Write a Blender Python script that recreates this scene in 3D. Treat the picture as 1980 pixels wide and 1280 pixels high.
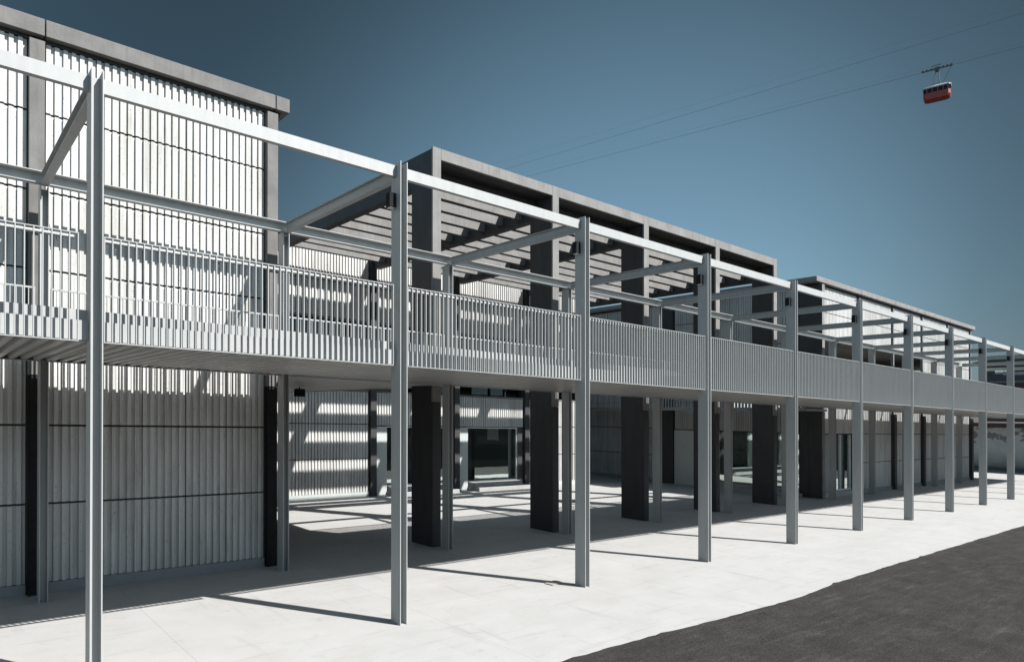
import bpy, math, random
from mathutils import Vector, Matrix
random.seed(7)
R = math.radians
scene = bpy.context.scene
for o in list(bpy.data.objects): bpy.data.objects.remove(o)

# ---------------- camera, world, sun, exposure ----------------
CAM = Vector((-1.4035, -8.0751, 2.5441)); YAW = 0.7078; PITCH = 0.0053; FPX = 1332.3
cam = bpy.data.cameras.new('camera'); cam_o = bpy.data.objects.new('camera', cam)
scene.collection.objects.link(cam_o); scene.camera = cam_o
cam.sensor_fit = 'HORIZONTAL'; cam.sensor_width = 36.0
cam.lens = FPX/1980*36; cam.shift_y = (838.5-640)/1980; cam.clip_end = 3000; cam.clip_start = 0.05
cam_o.location = CAM; cam_o.rotation_euler = (math.pi/2+PITCH, 0, -YAW)

SUN = Vector((0.54, -1.0, 1.175)).normalized()        # direction towards the sun
elev = math.asin(SUN.z); azim = math.atan2(SUN.x, SUN.y)
world = bpy.data.worlds.new('World'); scene.world = world; world.use_nodes = True
wn = world.node_tree; wn.nodes.clear()
sky = wn.nodes.new('ShaderNodeTexSky'); sky.sky_type = 'NISHITA'; sky.sun_disc = False
sky.sun_elevation = elev; sky.sun_rotation = azim
sky.air_density = 0.8; sky.dust_density = 1.0; sky.ozone_density = 2.0; sky.altitude = 300
hsv = wn.nodes.new('ShaderNodeHueSaturation'); hsv.inputs['Saturation'].default_value = 0.92; hsv.inputs['Value'].default_value = 0.75
hsv.inputs['Hue'].default_value = 0.465
bg = wn.nodes.new('ShaderNodeBackground'); bg.inputs['Strength'].default_value = 0.11
wo = wn.nodes.new('ShaderNodeOutputWorld')
# sky dimmed off-axis to imitate lens vignetting, raised out of frame as added fill
tcw = wn.nodes.new('ShaderNodeTexCoord'); dp = wn.nodes.new('ShaderNodeVectorMath'); dp.operation = 'DOT_PRODUCT'
dp.inputs[1].default_value = (0.735, 0.646, 0.208)
ramp = wn.nodes.new('ShaderNodeValToRGB'); ramp.color_ramp.interpolation = 'B_SPLINE'
els = ramp.color_ramp.elements
for i, (p, v) in enumerate(((0.0, 1.0), (.30, .80), (.55, .42), (.70, .18), (.84, .165), (.905, .27), (.955, .46), (1.0, .64))):
    e = els[i] if i < 2 else els.new(p)
    e.position = p; e.color = (v, v, v, 1)
mulw = wn.nodes.new('ShaderNodeMix'); mulw.data_type = 'RGBA'; mulw.blend_type = 'MULTIPLY'; mulw.inputs[0].default_value = 1
mulw.clamp_result = False
wn.links.new(tcw.outputs['Generated'], dp.inputs[0]); wn.links.new(dp.outputs['Value'], ramp.inputs[0])
wn.links.new(sky.outputs[0], hsv.inputs['Color']); wn.links.new(hsv.outputs[0], mulw.inputs[6]); wn.links.new(ramp.outputs[0], mulw.inputs[7])
wn.links.new(mulw.outputs[2], bg.inputs[0]); wn.links.new(bg.outputs[0], wo.inputs[0])
sl = bpy.data.lights.new('sun', 'SUN'); sl.energy = 5.0; sl.angle = R(0.5); sl.color = (1.0, 0.98, 0.955)
so = bpy.data.objects.new('sun', sl); scene.collection.objects.link(so)
so.rotation_euler = SUN.to_track_quat('Z', 'Y').to_euler()
scene.view_settings.view_transform = 'Standard'; scene.view_settings.look = 'None'
scene.view_settings.exposure = 1.25; scene.view_settings.gamma = 1
scene.cycles.max_bounces = 8

# ---------------- helpers ----------------
G = 0.0349                    # the whole site climbs gently away from the road
S = 3.6273                    # bay of the steel frame
def gz(y): return G*y
col = scene.collection

class MB:
    def __init__(s): s.v = []; s.f = []
    def quad(s, a, b, c, d):
        n = len(s.v); s.v += [a, b, c, d]; s.f.append((n, n+1, n+2, n+3))
    def box(s, x0, x1, y0, y1, z0, z1):
        n = len(s.v)
        s.v += [(x0,y0,z0),(x1,y0,z0),(x1,y1,z0),(x0,y1,z0),(x0,y0,z1),(x1,y0,z1),(x1,y1,z1),(x0,y1,z1)]
        s.f += [(n,n+3,n+2,n+1),(n+4,n+5,n+6,n+7),(n,n+1,n+5,n+4),(n+1,n+2,n+6,n+5),(n+2,n+3,n+7,n+6),(n+3,n,n+4,n+7)]
    def prism(s, pts, x0=None, x1=None, axis='x'):
        # pts: polygon; extruded along axis from x0 to x1
        n = len(s.v); m = len(pts)
        def mk(t, p):
            if axis == 'x': return (t, p[0], p[1])
            if axis == 'y': return (p[0], t, p[1])
            return (p[0], p[1], t)
        s.v += [mk(x0, p) for p in pts] + [mk(x1, p) for p in pts]
        for i in range(m):
            j = (i+1) % m; s.f.append((n+i, n+j, n+m+j, n+m+i))
        s.f.append(tuple(n+i for i in reversed(range(m)))); s.f.append(tuple(n+m+i for i in range(m)))
    def tube(s, p, q, r, seg=8, r2=None):
        p = Vector(p); q = Vector(q); r2 = r if r2 is None else r2
        d = (q-p).normalized(); a = d.orthogonal().normalized(); b = d.cross(a); n = len(s.v)
        for c, rr in ((p, r), (q, r2)):
            for i in range(seg):
                t = 2*math.pi*i/seg; s.v.append(tuple(c + a*math.cos(t)*rr + b*math.sin(t)*rr))
        for i in range(seg):
            j = (i+1) % seg; s.f.append((n+i, n+j, n+seg+j, n+seg+i))
        s.f.append(tuple(n+i for i in reversed(range(seg)))); s.f.append(tuple(n+seg+i for i in range(seg)))
    def build(s, name, mat, parent=None, slope=True, smooth=False, bevel=0, loc=None, black_rest=False):
        import bmesh
        me = bpy.data.meshes.new(name)
        off = Vector((0,0,0)) if loc is None else Vector(loc)
        if parent is not None:
            off = Vector((0,0,0)); q = parent
            while q is not None: off = off+q.location; q = q.parent
        vs = []
        for v in s.v:
            z = v[2] + (G*v[1] if slope else 0)
            vs.append((v[0]-off.x, v[1]-off.y, z-off.z))
        me.from_pydata(vs, [], s.f); me.validate()
        bm = bmesh.new(); bm.from_mesh(me); bmesh.ops.recalc_face_normals(bm, faces=bm.faces); bm.to_mesh(me); bm.free()
        me.materials.append(mat)
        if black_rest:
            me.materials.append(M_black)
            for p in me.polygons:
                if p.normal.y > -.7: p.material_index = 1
        if smooth:
            for p in me.polygons: p.use_smooth = True
        o = bpy.data.objects.new(name, me); col.objects.link(o)
        if parent is not None: o.parent = parent
        elif loc is not None: o.location = off
        if bevel:
            b = o.modifiers.new('bevel', 'BEVEL'); b.width = bevel; b.segments = 1; b.limit_method = 'ANGLE'
        return o

def empty(name, loc, label, cat, group=None):
    o = bpy.data.objects.new(name, None); col.objects.link(o); o.location = loc
    o.empty_display_size = 0.3; tag(o, label, cat, group); return o
def tag(o, label=None, cat=None, group=None, kind=None):
    if label: o['label'] = label
    if cat: o['category'] = cat
    if group: o['group'] = group
    if kind: o['kind'] = kind
    return o

# ---------------- materials ----------------
def newmat(name):
    m = bpy.data.materials.new(name); m.use_nodes = True
    nt = m.node_tree; b = nt.nodes['Principled BSDF']; return m, nt, b
def noise_mat(name, c1, c2, scale=(1,1,1), nscale=4, detail=6, rough=0.7, bump=0.0, bscale=60, metallic=0, spec=0.5, lo=0.3, hi=0.7, extra=None):
    m, nt, b = newmat(name); L = nt.links.new
    tc = nt.nodes.new('ShaderNodeTexCoord'); geo = nt.nodes.new('ShaderNodeNewGeometry')
    mp = nt.nodes.new('ShaderNodeMapping'); mp.inputs['Scale'].default_value = scale
    L(geo.outputs['Position'], mp.inputs[0])
    n = nt.nodes.new('ShaderNodeTexNoise'); n.inputs['Scale'].default_value = nscale; n.inputs['Detail'].default_value = detail
    n.inputs['Roughness'].default_value = 0.6
    L(mp.outputs[0], n.inputs['Vector'])
    r = nt.nodes.new('ShaderNodeValToRGB'); r.color_ramp.elements[0].position = lo; r.color_ramp.elements[1].position = hi
    r.color_ramp.elements[0].color = (*c1, 1); r.color_ramp.elements[1].color = (*c2, 1)
    L(n.outputs['Fac'], r.inputs[0]); out = r.outputs[0]
    if extra: out = extra(nt, geo, out)
    L(out, b.inputs['Base Color'])
    b.inputs['Roughness'].default_value = rough; b.inputs['Metallic'].default_value = metallic
    b.inputs['Specular IOR Level'].default_value = spec
    if bump:
        n2 = nt.nodes.new('ShaderNodeTexNoise'); n2.inputs['Scale'].default_value = bscale; n2.inputs['Detail'].default_value = 8
        L(geo.outputs['Position'], n2.inputs['Vector'])
        bp = nt.nodes.new('ShaderNodeBump'); bp.inputs['Strength'].default_value = bump; bp.inputs['Distance'].default_value = 0.01
        L(n2.outputs['Fac'], bp.inputs['Height']); L(bp.outputs[0], b.inputs['Normal'])
    return m

def mixc(nt, fac, a, bcol, mode='MULTIPLY'):
    x = nt.nodes.new('ShaderNodeMix'); x.data_type = 'RGBA'; x.blend_type = mode
    if isinstance(fac, (int, float)): x.inputs[0].default_value = fac
    else: nt.links.new(fac, x.inputs[0])
    nt.links.new(a, x.inputs[6])
    if isinstance(bcol, tuple): x.inputs[7].default_value = (*bcol, 1)
    else: nt.links.new(bcol, x.inputs[7])
    return x.outputs[2]
def noise(nt, geo, scale, nscale, lo, hi, detail=5):
    mp = nt.nodes.new('ShaderNodeMapping'); mp.inputs['Scale'].default_value = scale
    nt.links.new(geo.outputs['Position'], mp.inputs[0])
    n = nt.nodes.new('ShaderNodeTexNoise'); n.inputs['Scale'].default_value = nscale; n.inputs['Detail'].default_value = detail
    nt.links.new(mp.outputs[0], n.inputs['Vector'])
    r = nt.nodes.new('ShaderNodeMapRange'); r.inputs['From Min'].default_value = lo; r.inputs['From Max'].default_value = hi
    nt.links.new(n.outputs['Fac'], r.inputs[0]); return r.outputs[0]
def math_node(nt, op, a, b=None, c=None):
    m = nt.nodes.new('ShaderNodeMath'); m.operation = op
    for i, v in enumerate((a, b, c)):
        if v is None: continue
        if isinstance(v, (int, float)): m.inputs[i].default_value = v
        else: nt.links.new(v, m.inputs[i])
    return m.outputs[0]

def panel_extra(nt, geo, c):
    # each sheet about 1.2 m square came out of the works a little different
    mp = nt.nodes.new('ShaderNodeVectorMath'); mp.operation = 'SNAP'; mp.inputs[1].default_value = (.685, 50, 1.197)
    off = nt.nodes.new('ShaderNodeVectorMath'); off.operation = 'ADD'; off.inputs[1].default_value = (0.02, 20, -.33)
    nt.links.new(geo.outputs['Position'], off.inputs[0]); nt.links.new(off.outputs[0], mp.inputs[0])
    wn_ = nt.nodes.new('ShaderNodeTexWhiteNoise'); nt.links.new(mp.outputs[0], wn_.inputs['Vector'])
    c = mixc(nt, math_node(nt, 'MULTIPLY', wn_.outputs['Value'], .9), c, (.91,.905,.89))
    c = mixc(nt, noise(nt, geo, (1,1,.35), 1.6, .42, .72, 7), c, (.80,.79,.765))     # broad weathering
    c = mixc(nt, noise(nt, geo, (26,26,.45), 1.0, .48, .78, 6), c, (.68,.66,.63))    # run marks
    c = mixc(nt, noise(nt, geo, (9,9,1.6), 1.0, .58, .8, 8), c, (.76,.73,.69))
    c = mixc(nt, noise(nt, geo, (60,60,60), .5, .66, .74, 2), c, (.6,.55,.5))
    return c
M_panel = noise_mat('ribbed_precast', (.380,.382,.375), (.478,.480,.472), (8,8,.6), 1.2, 6, .75, .25, 40, extra=panel_extra)
def conc_extra(nt, geo, c):
    c = mixc(nt, noise(nt, geo, (14,14,.8), 1.0, .5, .8), c, (.74,.73,.71))
    c = mixc(nt, noise(nt, geo, (1,1,1), 38, .68, .76, 2), c, (.55,.52,.5))
    return c
M_conc = noise_mat('fair_faced_concrete', (.118,.115,.110), (.172,.167,.161), (1,1,1), 2.2, 8, .85, .35, 30, extra=conc_extra)
M_conc_dark = noise_mat('weathered_concrete_vignetted', (.088,.086,.082), (.132,.128,.122), (1,1,1), 2.2, 8, .85, .35, 30, extra=conc_extra)  # same concrete, darkened to imitate lens vignetting at the left
M_black = noise_mat('black_coat_and_shade_concrete', (.030,.030,.031), (.042,.042,.043), (3,3,.6), 1.5, 5, .6, .2, 50, spec=.25)  # black coating; also painted shade on pier fronts, slats and soffit
M_steel = noise_mat('light_grey_painted_steel', (.262,.269,.266), (.302,.308,.303), (6,6,.8), 1.4, 5, .55, .06, 20, spec=.35)
M_soffit = noise_mat('galvanised_deck', (.34,.335,.32), (.42,.41,.395), (4,.8,4), 1.4, 5, .38, .05, 20, metallic=.45)
M_plinth = noise_mat('grey_plinth', (.15,.16,.163), (.19,.195,.195), (2,2,2), 1.5, 5, .7, .2, 40)
M_smooth = noise_mat('smooth_grey_cladding', (0.312,0.336,0.324), (0.360,0.378,0.366), (2,2,.6), 1.2, 4, .45, .05, 20)
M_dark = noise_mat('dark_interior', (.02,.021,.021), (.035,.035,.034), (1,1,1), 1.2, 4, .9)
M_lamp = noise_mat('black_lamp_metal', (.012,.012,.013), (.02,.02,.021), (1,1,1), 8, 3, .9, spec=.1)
M_frame = noise_mat('aluminium_frame', (.5,.51,.5), (.58,.58,.57), (1,1,1), 5, 3, .35)

def pave_extra(nt, geo, c):
    c = mixc(nt, noise(nt, geo, (.3,1.2,1), .6, .40, .8), c, (.93,.925,.915))
    c = mixc(nt, noise(nt, geo, (.7,6,1), 1.3, .56, .82, 9), c, (.84,.83,.82))
    c = mixc(nt, noise(nt, geo, (3,.35,1), 1.7, .60, .78, 8), c, (.84,.83,.82))       # trowel and drag marks
    c = mixc(nt, noise(nt, geo, (1,1,1), 5.2, .62, .78, 9), c, (.86,.85,.84))
    c = mixc(nt, noise(nt, geo, (1,1,1), 26, .70, .8, 3), c, (.8,.77,.73))
    sep = nt.nodes.new('ShaderNodeSeparateXYZ'); nt.links.new(geo.outputs['Position'], sep.inputs[0])
    wob = noise(nt, geo, (1,1,1), .8, 0, 1, 3)
    fac = None
    for axis, period, off in ((0, 3.12, .98),):
        t = math_node(nt, 'SUBTRACT', sep.outputs[axis], off)
        t = math_node(nt, 'ADD', t, math_node(nt, 'MULTIPLY', wob, .02))
        t = math_node(nt, 'PINGPONG', t, period/2)
        t = math_node(nt, 'LESS_THAN', t, .006)
        fac = t if fac is None else math_node(nt, 'MAXIMUM', fac, t)
    fac = math_node(nt, 'MULTIPLY', fac, .28)
    return mixc(nt, fac, c, (.35,.34,.33))
M_pave = noise_mat('trowelled_concrete_paving', (0.251,0.248,0.239), (0.279,0.276,0.270), (1,1,1), 1.4, 8, .8, .25, 45, extra=pave_extra)
def asph_extra(nt, geo, c):
    c = mixc(nt, noise(nt, geo, (1,2.5,1), 1.2, .5, .85, 7), c, (1.4,1.38,1.35))
    c = mixc(nt, noise(nt, geo, (.4,3,1), 2.2, .55, .8, 6), c, (.75,.75,.76))
    c = mixc(nt, noise(nt, geo, (1,1,1), 34, .42, .62, 4), c, (.62,.62,.62))
    c = mixc(nt, noise(nt, geo, (1,1,1), 90, .52, .62, 3), c, (1.6,1.58,1.55))
    c = mixc(nt, noise(nt, geo, (.7,7,1), 1.6, .52, .74, 9), c, (1.45,1.43,1.4))
    return c
M_asph = noise_mat('asphalt', (.019,.018,.017), (.030,.0285,.027), (1,1,1), 2.5, 9, .95, .9, 90, spec=.12, extra=asph_extra)

def glass_mat(name, tint, base):
    m, nt, b = newmat(name)
    b.inputs['Base Color'].default_value = (*tint, 1); b.inputs['Metallic'].default_value = 1; b.inputs['Roughness'].default_value = .015
    geo = nt.nodes.new('ShaderNodeNewGeometry'); n = nt.nodes.new('ShaderNodeTexNoise'); n.inputs['Scale'].default_value = .9
    nt.links.new(geo.outputs['Position'], n.inputs['Vector'])
    bp = nt.nodes.new('ShaderNodeBump'); bp.inputs['Strength'].default_value = .04; bp.inputs['Distance'].default_value = .02
    nt.links.new(n.outputs['Fac'], bp.inputs['Height']); nt.links.new(bp.outputs[0], b.inputs['Normal'])
    d = nt.nodes.new('ShaderNodeBsdfDiffuse'); d.inputs[0].default_value = (*base, 1)
    mx = nt.nodes.new('ShaderNodeMixShader'); mx.inputs[0].default_value = .8
    out = nt.nodes['Material Output']
    nt.links.new(d.outputs[0], mx.inputs[1]); nt.links.new(b.outputs[0], mx.inputs[2]); nt.links.new(mx.outputs[0], out.inputs[0])
    return m
M_glass = glass_mat('coated_glass', (.60,.68,.65), (.008,.010,.009))
M_glassd = glass_mat('dim_upper_glass', (.02,.026,.028), (.006,.007,.007))

# ---------------- ground ----------------
mb = MB(); mb.quad((-400,-400,-.008),(500,-400,-.008),(500,260,-.008),(-400,260,-.008))
tag(mb.build('road', M_asph), kind='structure', label='dark grey asphalt road', )
# paving with an irregular cut edge against the asphalt
mb = MB(); xs = []; x = -30.0
while x < 75: xs.append(x); x += random.uniform(.08, .22)
def edge_y(x):
    return -2.355 - .13*math.exp(-((x-9.2)/2.0)**2) + .09*math.exp(-((x-3.8)/2.3)**2) + .008*math.sin(x*2.3+1) + .006*math.sin(x*6.1+2) + random.uniform(-.010,.010) + (.035 if random.random()<.04 else 0)
ey = [edge_y(x) for x in xs]
n = len(xs)
mb.v = [(x, y, -.008) for x, y in zip(xs, ey)] + [(x, y+.001, 0) for x, y in zip(xs, ey)] + [(x, 40, 0) for x in xs]
for i in range(n-1):
    mb.f.append((i, i+1, n+i+1, n+i)); mb.f.append((n+i, n+i+1, 2*n+i+1, 2*n+i))
tag(mb.build('pavement', M_pave), kind='structure', label='pale trowelled concrete forecourt')

# ---------------- ribbed panel walls ----------------
JZ = [.17, 1.37, 2.57, 3.765, 4.95, 6.155, 7.355, 8.42]
PITCH_R = .1134; RO = .060; RD = .035
def ribbed(mb, u0, u1, z0, z1, place, joints=JZ, RD=RD):
    """ribbed cladding between u0..u1 and z0..z1; place(u, d) maps run and depth (outwards) to x,y"""
    zs = [z0] + [z for z in joints if z0+.05 < z < z1-.05] + [z1]
    width = u1-u0; npan = max(1, round(width/.685)); pw = width/npan
    for zi in range(len(zs)-1):
        a = zs[zi] + (.016 if zi else 0); b = zs[zi+1] - (.016 if zi < len(zs)-2 else 0)
        for p in range(npan):
            s0 = u0+p*pw+.004; s1 = u0+(p+1)*pw-.004
            nr = max(1, round((s1-s0)/PITCH_R)); pt = (s1-s0)/nr
            ro = pt*.53; prof = []
            for r in range(nr):
                q = s0+r*pt
                prof += [(q, 0), (q, RD), (q+ro, RD), (q+ro, 0)]
            prof.append((s1, 0))
            jit = random.uniform(-.0015, .0015)
            for i in range(len(prof)-1):
                (q0, d0), (q1, d1) = prof[i], prof[i+1]
                x0, y0 = place(q0, d0+jit); x1, y1 = place(q1, d1+jit)
                mb.quad((x0,y0,a),(x1,y1,a),(x1,y1,b),(x0,y0,b))
            # top and bottom lips close the ribs
            for r in range(nr):
                q = s0+r*pt
                for z in (a, b):
                    p0 = place(q, jit); p1 = place(q+ro, jit); p2 = place(q+ro, RD+jit); p3 = place(q, RD+jit)
                    mb.quad((*p0,z),(*p1,z),(*p2,z),(*p3,z))
def front(y): return lambda u, d: (u, y-d)          # wall facing the road (-y)
def west(x): return lambda u, d: (x-d, u)            # wall facing -x

# ----- left building -----
YW = 4.65
LB = empty('panel_building', (-2, YW, gz(YW)), 'tall pale ribbed concrete panel block at the left of the photo, with a grey coping', 'building')
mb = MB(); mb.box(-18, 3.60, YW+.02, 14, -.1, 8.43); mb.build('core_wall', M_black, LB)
pil_x = [k*S for k in range(-5, 2)]
for k in range(-4, 1):
    x0 = k*S+.02; x1 = (k+1)*S-.215
    mb = MB(); ribbed(mb, x0, x1, .17, 8.42, front(YW-.0)); mb.build('ribbed_wall', M_panel, LB)
    mb = MB(); mb.box(x0, x1, YW-.05, YW+.05, -.1, .165); mb.build('plinth', M_plinth, LB)
for k in range(-4, 2):
    X = k*S
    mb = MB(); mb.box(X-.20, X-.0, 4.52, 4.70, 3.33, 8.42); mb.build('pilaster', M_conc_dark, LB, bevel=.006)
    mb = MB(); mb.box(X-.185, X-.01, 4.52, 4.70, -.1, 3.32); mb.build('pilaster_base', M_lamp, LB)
xs_c = [-18, -14.5, -10.9, -7.25, -3.63, 0, 3.58, 3.85]
for i in range(len(xs_c)-1):
    mb = MB(); mb.box(xs_c[i]+.008, xs_c[i+1]-.008, 4.50, 14.2, 8.49, 8.75); mb.build('coping', M_conc_dark, LB, bevel=.008)
mb = MB(); mb.box(-18, 3.7, 4.62, 14.0, 8.43, 8.485); mb.build('coping_recess', M_black, LB)
mb = MB(); ribbed(mb, 4.75, 13.9, .17, 8.42, lambda u, d: (3.605+d, u)); o = mb.build('side_wall', M_panel, LB)

# ----- courtyard building at the back -----
YB = 13.65
CB = empty('courtyard_building', (14, YB, gz(YB)), 'ribbed panel block closing the back of the courtyard, with glazed doors', 'building')
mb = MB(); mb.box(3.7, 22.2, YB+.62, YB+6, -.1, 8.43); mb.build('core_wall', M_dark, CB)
bx = [3.65] + [k*S-.08 for k in (2,3,4,5,6)]
for i in range(5):
    x0 = bx[i]+.02; x1 = bx[i+1]-.27
    if i in (2, 3):
        segs = [(2.50, 3.66)]
    else: segs = [(.17, 3.66)]
    segs.append((6.15, 8.42))
    for (a, b) in segs:
        mb = MB(); ribbed(mb, x0, x1, a, b, front(YB), joints=[1.33, 2.53, 7.355])
        mb.build('ribbed_wall', M_panel, CB)
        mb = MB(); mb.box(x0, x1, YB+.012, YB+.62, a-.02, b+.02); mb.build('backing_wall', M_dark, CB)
    # lintel and sill strips
    mb = MB(); mb.box(x0, x1, YB-.04, YB+.25, 6.09, 6.128); mb.build('window_head', M_conc, CB)
    mb = MB(); mb.box(x0, x1, YB-.05, YB+.25, 3.682, 3.72); mb.build('window_sill', M_conc, CB)
    w = MB(); w.box(x0, x1, YB+.22, YB+.24, 3.72, 6.09); win = w.build('window', M_glassd, CB)
    f = MB()
    for t in (x0, x0+(x1-x0)*.5, x0+(x1-x0)*.74, x1-.06): f.box(t, t+.05, YB+.15, YB+.30, 3.73, 6.08)
    f.box(x0+.051, x1-.061, YB+.16, YB+.215, 5.99, 6.04)
    f.build('window_frame', M_lamp, win)
    if i in (2, 3):
        mb = MB(); mb.box(x0, x0+.44, YB-.02, YB+.1, 0, 2.46); mb.build('smooth_panel', M_smooth, CB)
        d = MB(); d.box(x0+.47, x1-.30, YB+.08, YB+.10, .33, 2.46); dd = d.build('glass_door', M_glass, CB)
        f = MB()
        for t in (x0+.44, x1-.32): f.box(t, t+.03, YB+.03, YB+.14, .31, 2.47)
        f.box(x0+.471, x1-.321, YB+.031, YB+.139, 2.43, 2.468)
        f.box(x0+.471, x1-.321, YB+.031, YB+.139, .312, .345)
        f.build('door_frame', M_frame, dd)
        mb = MB(); mb.box(x1-.285, x1, YB-.01, YB+.1, 0, 2.46); mb.build('dark_panel', M_black, CB)
        mb = MB(); mb.box(x0+.45, x1-.2, YB-.75, YB+.02, 0, .15); mb.box(x0+.5, x1-.35, YB-.38, YB+.02, .152, .31)
        mb.build('door_step', M_conc if False else M_pave, CB, bevel=.008)
    elif i != 0:
        pass
    mb = MB(); mb.box(x0, x1, YB-.05, YB+.05, -.1, .165 if i not in (2,3) else .02); mb.build('plinth', M_smooth, CB)
for X in [k*S-.08 for k in (2,3,4,5,6)]:
    mb = MB(); mb.box(X-.25, X-.01, YB-.14, YB+.3, -.05, 8.42); mb.build('pilaster', M_black, CB, bevel=.005)
mb = MB(); mb.box(3.7, 22.2, YB-.15, YB+7, 8.49, 8.74); mb.build('coping', M_conc, CB, bevel=.02)

# ----- right building -----
XW = 25.2
RB = empty('panel_building', (34, YW, gz(YW)), 'long pale ribbed panel block with a dark upstairs loggia, behind the far right columns', 'building')
k_r = [7, 8, 9, 10, 11, 12]; XE = 12*S+.25
# core volumes leave the loggia open
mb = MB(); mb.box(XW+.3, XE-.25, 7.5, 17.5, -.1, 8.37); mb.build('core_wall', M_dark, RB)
mb = MB(); mb.box(XW+.3, XE-.25, YW+.07, 7.52, 6.26, 8.37); mb.build('upper_slab', M_conc, RB)
mb = MB(); mb.box(XW+.6, XE-.25, YW+.07, 7.52, 2.62, 3.55); mb.build('floor_slab', M_conc, RB)
for k in k_r[:-1]:
    x0 = k*S+.03 + (.25 if k == 7 else 0); x1 = (k+1)*S-.25
    segs = [(6.24, 8.36)] if k < 10 else [(3.6, 8.36)]
    segs.append((2.54, 3.62) if k == 7 else (.17, 3.59))
    if k == 7: segs[-1] = (2.54, 3.59)
    for a, b in segs:
        mb = MB(); ribbed(mb, x0, x1, a, b, front(YW), RD=.014, joints=[1.30, 2.54, 4.95, 6.155, 7.355]); mb.build('ribbed_wall', M_panel, RB)
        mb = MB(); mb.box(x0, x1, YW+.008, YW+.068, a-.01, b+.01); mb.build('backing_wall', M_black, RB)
    if k != 7:
        mb = MB(); mb.box(x0, x1, YW-.05, YW+.05, -.1, .165); mb.build('plinth', M_plinth, RB)
for k in k_r[1:]:
    X = k*S
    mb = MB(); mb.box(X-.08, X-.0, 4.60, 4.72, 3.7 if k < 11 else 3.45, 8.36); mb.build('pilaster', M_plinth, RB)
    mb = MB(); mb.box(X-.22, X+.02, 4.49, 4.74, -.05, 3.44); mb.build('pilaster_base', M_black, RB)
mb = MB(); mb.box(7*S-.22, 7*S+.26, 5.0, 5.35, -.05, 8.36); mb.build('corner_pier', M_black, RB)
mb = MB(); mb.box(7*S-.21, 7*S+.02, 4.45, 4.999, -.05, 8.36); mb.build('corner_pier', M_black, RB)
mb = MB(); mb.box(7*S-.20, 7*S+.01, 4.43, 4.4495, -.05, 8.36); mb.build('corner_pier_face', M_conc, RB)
# entrance bay
mb = MB(); mb.box(25.66, 26.45, YW-.02, YW+.1, .2, 2.50); mb.build('smooth_panel', M_plinth, RB)
d = MB(); d.box(26.48, 28.25, YW+.10, YW+.12, .22, 2.50); dd = d.build('glass_door', M_glass, RB)
f = MB()
for t in (26.451, 27.35, 28.25): f.box(t, t+.035, YW+.04, YW+.16, .2, 2.50)
f.box(26.487, 27.349, YW+.041, YW+.159, .21, .25); f.box(27.386, 28.249, YW+.041, YW+.159, .21, .25)
f.build('door_frame', M_frame, dd)
mb = MB(); mb.box(28.29, 28.78, YW+.0, YW+.12, 0, 2.5); mb.build('dark_panel', M_black, RB)
mb = MB(); mb.box(25.66, 28.78, YW-.1, YW+.6, -.02, .2); mb.build('door_step', M_pave, RB, bevel=.006)
# west side facing the courtyard
for (a, b, z0, z1) in ((12.15, 17.5, .17, 8.36), (5.4, 11.35, 2.54, 8.36)):
    mb = MB(); ribbed(mb, a, b, z0, z1, west(XW), joints=[1.28, 2.54, 3.765, 4.95, 6.155, 7.355]); mb.build('ribbed_wall', M_panel, RB)
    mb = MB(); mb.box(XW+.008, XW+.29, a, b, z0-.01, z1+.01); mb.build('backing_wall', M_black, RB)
mb = MB(); mb.box(XW-.10, XW+.25, 11.40, 12.08, -.05, 8.36); mb.build('pilaster', M_black, RB)
mb = MB(); mb.box(XW-.05, XW+.05, 12.15, 17.5, -.1, .165); mb.build('plinth', M_plinth, RB)
mb = MB(); mb.box(XW-.02, XW+.1, 9.55, 11.38, 0, 2.50); mb.build('smooth_panel', M_smooth, RB)
w = MB(); w.box(XW+.06, XW+.08, 5.38, 9.52, .30, 2.50); win = w.build('window', M_glass, RB)
f = MB()
for t in (5.36, 7.4, 9.50): f.box(XW+.02, XW+.12, t, t+.035, .30, 2.50)
f.build('window_frame', M_lamp, win)
mb = MB(); mb.box(XW-.30, XW+.15, 5.36, 9.54, .155, .29); mb.box(XW-.62, XW-.1, 5.2, 9.54, -.02, .15); mb.build('door_step', M_pave, RB, bevel=.006)
mb = MB()
xs_c = [XW-.35, 8*S-.1, 9*S-.1, 10*S-.1, 11*S-.1, XE+.1]
for i in range(len(xs_c)-1):
    mb = MB(); mb.box(xs_c[i]+.008, xs_c[i+1]-.008, 4.48, 17.6, 8.43, 8.645); mb.build('coping', M_conc, RB, bevel=.02)
mb = MB(); mb.box(XW+.02, XE-.1, 4.62, 17.4, 8.37, 8.365); mb.build('coping_recess', M_black, RB)

# ---------------- concrete canopy ----------------
CN = empty('concrete_canopy', (14, 4.8, gz(4.8)), 'grey concrete canopy of slats on black sided piers, over the courtyard between the blocks', 'canopy')
for k in (2, 3, 4, 5, 6):
    X = k*S
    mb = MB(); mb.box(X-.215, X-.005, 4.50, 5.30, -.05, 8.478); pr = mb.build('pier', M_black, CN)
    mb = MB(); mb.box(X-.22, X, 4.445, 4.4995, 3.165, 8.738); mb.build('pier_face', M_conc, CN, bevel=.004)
    mb = MB(); mb.box(X-.218, X-.002, 4.450, 4.4995, -.05, 3.16); mb.build('pier_face_shaded', M_black, CN)  # lower front coloured black to stand for the walkway's shade on concrete
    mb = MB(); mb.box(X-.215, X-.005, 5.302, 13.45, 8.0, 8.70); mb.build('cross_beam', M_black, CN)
    mb = MB(); mb.box(X-.215, X-.005, 4.50, 5.301, 8.48, 8.70); mb.build('cross_beam', M_black, CN)
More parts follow.
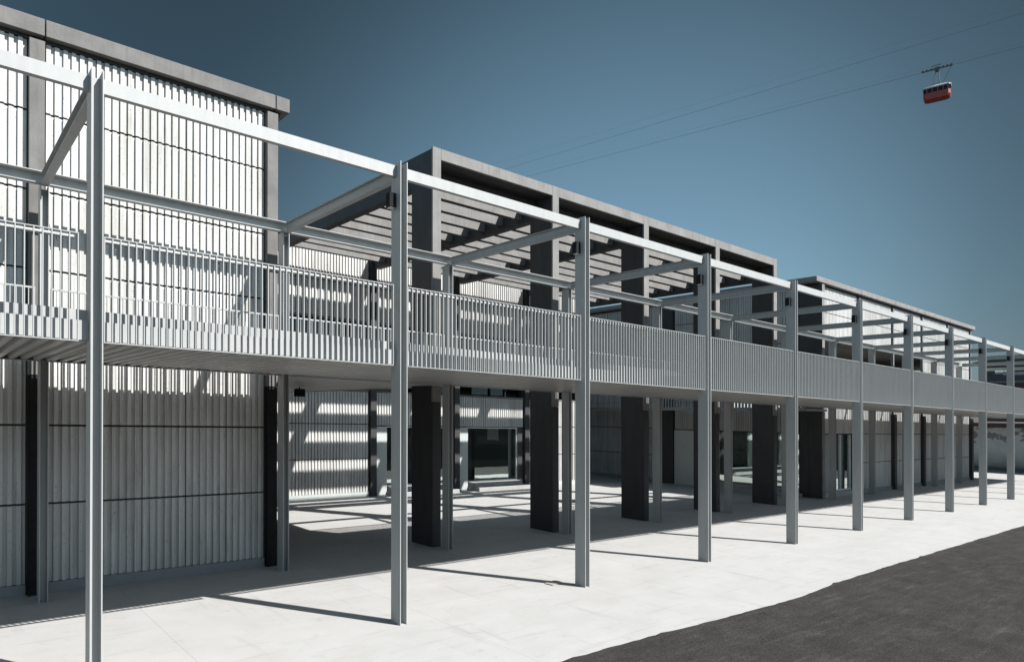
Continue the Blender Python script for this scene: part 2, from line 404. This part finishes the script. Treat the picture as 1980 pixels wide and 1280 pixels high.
for k in (2, 3, 4, 5):
    x0 = k*S; x1 = (k+1)*S-.22
    mb = MB(); mb.box(x0+.002, x1-.002, 4.445, 4.52, 8.49, 8.735); mb.build('edge_beam', M_conc, CN, bevel=.004)
    mb = MB(); mb.box(x0, x1, 4.521, 5.05, 8.495, 8.53); mb.box(x0, x1, 5.0501, 5.13, 8.20, 8.53); mb.build('soffit_slab', M_black, CN)  # black stands for soffit shade; downstand added to hide the lit slat top
    for j in range(10):
        y = 5.62+.79*j
        mb = MB()
        mb.prism([(y,8.1),(y+.185,8.1),(y+.185,8.52),(y,8.52)], x0-.003, x1+.003, 'x'); mb.build('slat', M_conc, CN, black_rest=True)  # all but the front faces coloured black, painting in the undersides' shade

# ---------------- steel walkway ----------------
YBK = 3.99; DX1 = 13*S
SW = empty('steel_walkway', (14, 0, 0), 'long light grey steel walkway with barred railing on two rows of slender columns', 'walkway')
def column(mb, X, y0, ztop, zbot=-.02):
    t = .011
    mb.box(X-.112, X-.112+t, y0, y0+.24, zbot, ztop)
    mb.box(X-t, X, y0, y0+.24, zbot, ztop)
    mb.box(X-.112+t, X-t, y0+.115, y0+.125, zbot, ztop-.05)
def ibeam_x(mb, x0, x1, yc, z0, z1, w=.10, t=.012):
    mb.box(x0, x1, yc-w/2, yc+w/2, z0, z0+t); mb.box(x0, x1, yc-w/2, yc+w/2, z1-t, z1); mb.box(x0, x1, yc-.004, yc+.004, z0+t, z1-t)
def ibeam_y(mb, y0, y1, xc, z0, z1, w=.10, t=.012):
    mb.box(xc-w/2, xc+w/2, y0, y1, z0, z0+t); mb.box(xc-w/2, xc+w/2, y0, y1, z1-t, z1); mb.box(xc-.004, xc+.004, y0, y1, z0+t, z1-t)
KF = range(-1, 14)
for k in KF:
    X = k*S
    mb = MB(); column(mb, X, 0, 6.30)
    for v in range(0): pass
    mb.box(X-.13, X+.018, .02, .22, -.01, .004)
    mb.build('column', M_steel, SW)
    if k < 12:
        mb = MB(); column(mb, X, YBK, 6.095); mb.box(X-.13, X+.018, YBK+.02, YBK+.22, -.01, .004); mb.build('column', M_steel, SW)
    mb = MB(); ibeam_y(mb, .245, YBK-.02, X-.056, 6.085, 6.25); mb.build('cross_beam', M_steel, SW)
    if k < 13:
        a = X+.001; b = X+S-.113
        mb = MB(); mb.box(a, b, .105, .113, 6.105, 6.255); mb.box(a, b, .1135, .185, 6.105, 6.116); mb.box(a, b, .1135, .185, 6.244, 6.255)
        mb.build('front_beam', M_steel, SW)
        if k < 11:
            mb = MB(); mb.box(X-.056, X+S-.058, 3.975, 4.105, 6.10, 6.112); mb.box(X-.056, X+S-.058, 3.975, 4.105, 6.268, 6.28); mb.box(X-.056, X+S-.058, 4.097, 4.105, 6.1125, 6.2675); mb.build('back_beam', M_steel, SW)

def corrugated(mb, x0, x1, y0, y1, z, h=.05, p=.15):
    x = x0; prof = []
    while x < x1-1e-6:
        prof += [(x, z), (x+p*.42, z), (x+p*.52, z+h), (x+p*.90, z+h)]; x += p
    prof.append((x1, z))
    for i in range(len(prof)-1):
        (a, za), (b, zb) = prof[i], prof[i+1]
        mb.quad((a,y0,za),(b,y0,zb),(b,y1,zb),(a,y1,za))
for k in range(-1, 13):
    X = k*S
    mb = MB(); corrugated(mb, X, X+S-.004, .17, 4.13, 3.53, .075); mb.build('deck_sheet', M_soffit, SW)
    mb = MB(); mb.box(X, X+S-.006, .196, 4.17, 3.612, 3.70); mb.build('deck_slab', M_conc, SW)
    # kick plates and edge channels
    mb = MB(); mb.box(X+.004, X+S-.116, .112, .120, 3.535, 3.735); mb.box(X+.004, X+S-.116, .1205, .17, 3.535, 3.543)
    mb.build('edge_channel', M_steel, SW)
    mb = MB(); mb.box(X+.004, X+S-.116, .186, .194, 3.702, 3.85); mb.build('kick_plate', M_steel, SW)
    mb = MB(); mb.box(X, X+S-.006, 4.14, 4.148, 3.515, 3.70); mb.box(X, X+S-.006, 4.06, 4.139, 3.515, 3.524)
    mb.build('edge_channel', M_steel, SW)

BS = S/50
def railing_x(x0, x1, y, z0, z1, tube=True, parent=SW, gaps=None, face=1, top=.009):
    mb = MB()
    mb.box(x0, x1, y-.0225, y+.0225, z0-.01, z0-.001)
    mb.box(x0, x1, y-.0225, y+.0225, z1+.001, z1+.001+top)
    n = int((x1-x0)/BS); st = (x1-x0-.010)/n
    for i in range(n+1):
        xx = x0+i*st; mb.box(xx, xx+.009, y-.0225, y+.0225, z0, z1)
    r = mb.build('railing', M_steel, parent)
    if tube:
        t = MB(); t.tube((x0+.01, y+face*.075, z1-.022), (x1-.03, y+face*.075, z1-.022), .021, 10)
        for q in range(4):
            xx = x0+.12+q*(x1-x0-.3)/3
            t.tube((xx, y+face*.03, z1-.10), (xx, y+face*.085, z1-.045), .006, 5)
        t.build('handrail', M_steel, r, smooth=False)
    return r
for k in range(-1, 13):
    X = k*S
    railing_x(X+.006, X+S-.215, .0225, 3.52, 4.59)
    # back guard, only where the walkway is free of the doors of the galleries
    railing_x(X+.03, X+S-.16, 4.10, 3.72, 4.575, tube=False, top=.024)
def railing_y(y0, y1, x, z0, z1, parent):
    mb = MB()
    mb.box(x-.0225, x+.0225, y0, y1, z0-.01, z0-.001); mb.box(x-.0225, x+.0225, y0, y1, z1+.001, z1+.010)
    n = int((y1-y0)/BS)
    for i in range(n):
        yy = y0+i*BS; mb.box(x-.0225, x+.0225, yy, yy+.009, z0, z1)
    mb.build('railing', M_steel, parent)
# galleries either side of the courtyard
GL = empty('side_gallery', (5.5, 8, gz(8)), 'raised steel gallery along the left side of the courtyard, behind the walkway', 'gallery')
mb = MB()
y = 4.22
while y < 13.4:
    mb.box(3.75, 7.33, y, y+.07, 3.515, 3.57); y += .15
mb.build('deck_sheet', M_soffit, GL)
mb = MB(); mb.box(3.72, 7.36, 4.20, 13.48, 3.575, 3.66); mb.build('deck_slab', M_conc, GL)
mb = MB(); mb.box(7.362, 7.37, 4.20, 13.48, 3.50, 3.70); mb.box(7.30, 7.361, 4.20, 13.48, 3.50, 3.508); mb.build('edge_channel', M_steel, GL)
railing_y(4.25, 13.4, 7.34, 3.72, 4.58, GL)
GR = empty('side_gallery', (24.3, 10, gz(10)), 'raised steel gallery with barred railing along the shaded right wall of the courtyard', 'gallery')
mb = MB(); mb.box(23.45, 25.08, 4.20, 17.4, 3.40, 3.47); mb.build('deck_slab', M_plinth, GR)
mb = MB(); mb.box(23.44, 23.448, 4.20, 17.4, 3.37, 3.485); mb.build('edge_channel', M_plinth, GR)
mb = MB(); mb.box(23.42, 23.48, 4.25, 17.3, 3.49, 3.50); mb.box(23.42, 23.48, 4.25, 17.3, 4.45, 4.47)
for i in range(89):
    yy = 4.26+i*.146; mb.box(23.42, 23.48, yy, yy+.03, 3.501, 4.449)
mb.build('railing', M_steel, GR)

mb = MB(); mb.prism([(6.78,.42),(7.06,.46),(7.08,.66),(6.76,.60)], .004, .016, 'z')
M_plate = noise_mat('worn_beige_plate', (.20,.185,.155), (.27,.255,.22), (1,1,1), 9, 5, .7)
o = mb.build('cover_plate', M_plate); tag(o, 'small beige cover plate on the pale paving beside the third front column', 'cover plate')
# ---------------- floodlights on the columns ----------------
ordn = ['left edge', 'second', 'third', 'fourth', 'fifth', 'sixth', 'seventh', 'eighth', 'ninth', 'tenth']
names = {1: 'black floodlight on the second front column from the left, largest of its row',
         2: 'black floodlight on the third front column from the left',
         3: 'black floodlight on the fourth front column from the left, against the dark canopy',
         4: 'black floodlight on the fifth front column, between canopy end and right block',
         5: 'black floodlight on the sixth front column from the left',
         6: 'black floodlight on the seventh front column from the left',
         7: 'black floodlight on the eighth front column from the left',
         8: 'black floodlight on the ninth front column from the left',
         9: 'black floodlight on the tenth front column, farthest to the right'}
def make_flood():
    r = empty('floodlight', (0,0,0), names[1], 'floodlight', 'floodlights on the front columns')
    mb = MB(); mb.prism([(-.05,-.10),(.04,-.10),(.055,-.085),(.055,.085),(.04,.10),(-.05,.10)], -.05, .05, 'x'); mb.build('lamp_housing', M_lamp, r, slope=False, bevel=.004)
    mb = MB(); mb.box(.0505,.058,-.025,.025,-.05,.05); mb.build('bracket', M_lamp, r, slope=False)
    mb = MB(); mb.box(-.040,.040,-.042,.045,-.106,-.1005); mb.build('lens', M_frame, r, slope=False)
    return r
fl = make_flood()
for k in range(1, 10):
    if k == 1: o = fl
    else:
        o = fl.copy(); col.objects.link(o)
        for c in fl.children:
            q = c.copy(); col.objects.link(q); q.parent = o
    o['label'] = names[k]; o.location = (k*S-.172, .15, 5.78)
mb = MB(); 
SL = empty('ceiling_lamp', (5.6, 8.1, 3.36+gz(8.1)), 'small black box lamp hung under the gallery soffit behind the second column', 'lamp')
mb = MB(); mb.box(5.5,5.7,8.0,8.2,3.26,3.45); mb.build('lamp_housing', M_lamp, SL, bevel=.006)
mb = MB(); mb.tube((5.6,8.1,3.451),(5.6,8.1,3.51),.012,6); mb.build('hanger', M_lamp, SL)

# ---------------- far end: weathered wall and old warehouse ----------------
def wwall_extra(nt, geo, c):
    sep = nt.nodes.new('ShaderNodeSeparateXYZ'); nt.links.new(geo.outputs['Position'], sep.inputs[0])
    h = nt.nodes.new('ShaderNodeMapRange'); h.inputs['From Min'].default_value = 1.2; h.inputs['From Max'].default_value = 3.2
    nt.links.new(sep.outputs[2], h.inputs[0])
    nz = noise(nt, geo, (1,1,1.4), 1.6, .40, .62, 8)
    f = math_node(nt, 'GREATER_THAN', math_node(nt, 'MULTIPLY', nz, math_node(nt, 'POWER', h.outputs[0], 1.2)), .42)
    return mixc(nt, f, c, (.40,.40,.38))
M_wwall = noise_mat('peeling_plaster', (.29,.295,.29), (.38,.38,.37), (1,1,1), 1.1, 8, .9, .5, 20, extra=wwall_extra)
WW = empty('weathered_wall', (54, 6, gz(6)), 'low grey wall with peeling plaster and undercut foot beyond the right block', 'wall')
prof = [(54.0,3.0),(54.0,1.7)]
for i in range(1, 9):
    a = i/8*math.pi/2; prof.append((54.0+.75*(1-math.cos(a)), 1.7-1.5*math.sin(a)))
prof += [(55.2,.2),(55.2,3.0)]
mb = MB(); mb.prism(prof, -6, 16, 'y'); mb.build('plaster_wall', M_wwall, WW)
mb = MB(); mb.prism([(54.75,-.1),(55.1,-.1),(55.1,.21),(54.75,.21)], -6, 16, 'y'); mb.build('footing', M_plinth, WW)
M_tile = noise_mat('red_brown_boards', (.030,.017,.014), (.045,.026,.021), (.6,1,9), 1.2, 4, .85)
mb = MB(); mb.prism([(53.35,3.04),(55.5,3.04),(55.5,3.42),(53.35,3.30)], -6.2, 16.2, 'y'); mb.build('wall_roof', M_tile, WW)

WH = empty('warehouse', (62, 4, gz(4)), 'dark old warehouse with a blue band and brown storeys, far right behind the walkway', 'building')
M_whg = noise_mat('grimy_render', (.030,.029,.028), (.048,.046,.043), (1,.8,2), 1.0, 6, .9)
M_blue = noise_mat('blue_fascia', (.016,.022,.032), (.022,.030,.042), (1,1,1), 1.0, 4, .7)
x0, x1, ya, yb = 62, 76, -14, 9.2
mb = MB(); mb.box(x0, x1, ya, yb, -.2, 8.01); mb.build('wall', M_whg, WH)
mb = MB(); mb.box(x0-.06, x0-.004, ya, yb, 6.62, 7.10); mb.build('fascia_band', M_blue, WH)
mb = MB(); mb.box(x0-.10, x0-.004, ya, yb, 6.50, 6.60); mb.build('string_course', M_conc, WH)
mb = MB(); mb.box(x0-.05, x0-.004, ya, yb, 4.0, 6.48); mb.build('brown_cladding', M_tile, WH)
mb = MB(); mb.prism([(yb+.4, 8.02), (yb+.4, 8.12), (6.0, 8.66), (ya-.4, 8.75), (ya-.4, 8.02)], x0-.3, x1+.4, 'x'); mb.build('roof', M_whg, WH)
for i in range(9):
    y = yb-1.0-i*2.4
    w = MB(); w.box(x0-.03, x0-.004, y-1.2, y, 7.22, 7.66); win = w.build('window', M_glass, WH)
    f = MB(); f.box(x0-.05, x0-.031, y-.62, y-.58, 7.2, 7.68); f.box(x0-.06, x0-.004, y-1.3, y+.1, 7.14, 7.19); f.build('frame', M_conc, win)
    w = MB(); w.box(x0-.09, x0-.051, y-1.2, y, 5.0, 5.9); win = w.build('window', M_glass, WH)
    f = MB(); f.box(x0-.11, x0-.091, y-.62, y-.58, 5.0, 5.9); f.box(x0-.11, x0-.091, y-1.2, y, 5.93, 5.99); f.build('frame', M_frame, win)

# building across the road, seen only mirrored in the glass
OB = empty('shed', (12, -38, gz(-38)), 'low dark brick shed across the road, seen mirrored in the glass doors', 'building')
M_brick = noise_mat('dark_brick', (.05,.04,.035), (.10,.075,.06), (1,1,3), 3, 6, .9)
mb = MB(); mb.box(-50, 90, -44, -38, -1, 9.2); mb.build('wall', M_brick, OB)
mb = MB(); mb.box(-50.4, 90.4, -44.4, -37.6, 9.21, 9.6); mb.build('roof', M_whg, OB)
for i in range(28):
    w = MB(); w.box(-48+i*5, -46+i*5, -37.998, -37.95, 2.2+1.3, 6.4); w.build('window', M_glass, OB)

# ---------------- cable car and cables ----------------
M_cable = noise_mat('steel_cable', (.04,.045,.05), (.05,.055,.06), (1,1,1), 2, 2, .6)
M_red = noise_mat('red_cabin_paint', (.17,.017,.013), (.22,.024,.018), (1,1,1), 1.5, 3, .4)
M_white = noise_mat('white_cabin_paint', (.30,.30,.295), (.36,.36,.355), (1,1,1), 1.5, 3, .4)
W_ = Vector((math.cos(PITCH)*math.sin(YAW), math.cos(PITCH)*math.cos(YAW), math.sin(PITCH)))
A = Vector((84.3, 94.4, 54.54)); B = Vector((101.09, 14.58, 54.54))       # upper cable run, two points on it
C_ = Vector((82.17, 89.59, 50.54)); D_ = Vector((101.32, 14.65, 50.54))   # lower cable run
def cable(name, p, q, r, label, sag=0.0):
    d = (q-p); mb = MB(); pts = []
    N = 24
    for i in range(N+1):
        t = -2.6+ i/N*5.0; P = p + d*t; P = P + Vector((0,0,-sag*(1-((t-.5)/2.6)**2))); pts.append(P)
    for i in range(N): mb.tube(pts[i], pts[i+1], r, 6)
    o = mb.build(name, M_cable, None, slope=False, loc=tuple(p)); tag(o, label, 'cable', 'aerial cables'); return o
cable('cable', A, B, .017, 'upper of the two bold cables crossing the sky')
cable('cable', C_, D_, .019, 'lower bold cable, the one the red cabin hangs from')
up = Vector((0,0,.9))
cable('cable', A+up+Vector((-.8,0,.3)), B+up, .006, 'faint thin cable just above the upper bold cable')
cable('cable', C_+up, D_+up+Vector((.6,0,-.2)), .006, 'faint thin cable between the two bold cables')

ax = (D_-C_).normalized(); pp = Vector((ax.y, -ax.x, 0)).normalized()
hang = Vector((99.14, 24.01, 50.5))
# put the hanger exactly on the lower cable
t = (hang-C_).dot(ax); hang = C_+ax*t
CC = empty('cable_car', tuple(hang+Vector((0,0,-3.1))), 'red cable car cabin with pale roof hanging from a cable in the sky', 'cable car')
def frame_pt(u, v, w): return tuple(hang + ax*u + pp*v + Vector((0,0,w)))
def loft(mb, rings):
    n0 = len(mb.v); m = len(rings[0])
    for r in rings: mb.v += [frame_pt(*p) for p in r]
    for i in range(len(rings)-1):
        for j in range(m):
            k = (j+1) % m; mb.f.append((n0+i*m+j, n0+i*m+k, n0+(i+1)*m+k, n0+(i+1)*m+j))
    mb.f.append(tuple(n0+j for j in reversed(range(m)))); mb.f.append(tuple(n0+(len(rings)-1)*m+j for j in range(m)))
def plan(Lh, Wh, w, c=.35):
    return [(-Lh,-Wh+c,w),(-Lh+c,-Wh,w),(Lh-c,-Wh,w),(Lh,-Wh+c,w),(Lh,Wh-c,w),(Lh-c,Wh,w),(-Lh+c,Wh,w),(-Lh,Wh-c,w)]
LC = 1.52; WC = .70
mb = MB(); loft(mb, [plan(LC-.35,WC-.25,-4.12,.2),plan(LC-.10,WC-.06,-4.02,.25),plan(LC,WC,-3.75,.25),plan(LC,WC,-3.2,.25)]); mb.build('cabin_body', M_red, CC, slope=False)
mb = MB(); loft(mb, [plan(LC-.02,WC-.02,-3.199,.25),plan(LC-.02,WC-.02,-2.62,.25)]); mb.build('window_band', M_glassd, CC, slope=False)
for u in (-1.1,-.5,.1,.7,1.2):
    for v in (-WC, WC):
        mb = MB(); a = [(u-.05,v-.012,-3.19),(u+.05,v-.012,-3.19),(u+.05,v+.012,-3.19),(u-.05,v+.012,-3.19)]
        loft(mb, [a, [(p[0],p[1],-2.63) for p in a]]); mb.build('window_post', M_red, CC, slope=False)
mb = MB(); loft(mb, [plan(LC+.06,WC+.06,-2.619,.25),plan(LC+.06,WC+.06,-2.46,.25),plan(LC-.4,WC-.3,-2.22,.2)]); mb.build('roof', M_white, CC, slope=False)
mb = MB()
for u in (-.45, .65):
    pass
a = [(-.25,-WC-.012,-3.66),(.40,-WC-.012,-3.66),(.40,-WC-.012,-3.61),(-.25,-WC-.012,-3.61)]
b = [(p[0], -WC+.0, p[2]) for p in a]
loft(mb, [a, b])
for u in (-.25, .35):
    a = [(u,-WC-.012,-3.609),(u+.05,-WC-.012,-3.609),(u+.05,-WC-.012,-3.35),(u,-WC-.012,-3.35)]; loft(mb, [a, [(p[0], -WC, p[2]) for p in a]])
mb.build('door_trim', M_white, CC, slope=False)
mb = MB()
mb.tube(frame_pt(-.15,0,-.3), frame_pt(-.50,0,-2.3), .04, 6); mb.tube(frame_pt(.15,0,-.3), frame_pt(.36,0,-2.3), .04, 6)
mb.tube(frame_pt(-.44,0,-1.9), frame_pt(.32,0,-1.9), .035, 6); mb.tube(frame_pt(1.65,0,.05), frame_pt(.55,0,-2.3), .03, 6)
mb.build('hanger', M_cable, CC, slope=False)
mb = MB(); mb.tube(frame_pt(-1.72,0,.02), frame_pt(1.72,0,.02), .10, 6)
mb.tube(frame_pt(0,-.2,-.1), frame_pt(0,.2,-.1), .28, 10); mb.tube(frame_pt(-.5,0,.5), frame_pt(.5,0,.5), .05, 6); mb.tube(frame_pt(-.5,0,0), frame_pt(-.5,0,.5), .04, 6); mb.tube(frame_pt(.5,0,0), frame_pt(.5,0,.5), .04, 6)
mb.build('carriage', M_cable, CC, slope=False)
mb = MB()
for i in range(8):
    u = -1.6+i*.457; mb = MB(); mb.tube(frame_pt(u,-.07,.10), frame_pt(u,.07,.10), .12, 8); mb.build('roller', M_cable, CC, slope=False)
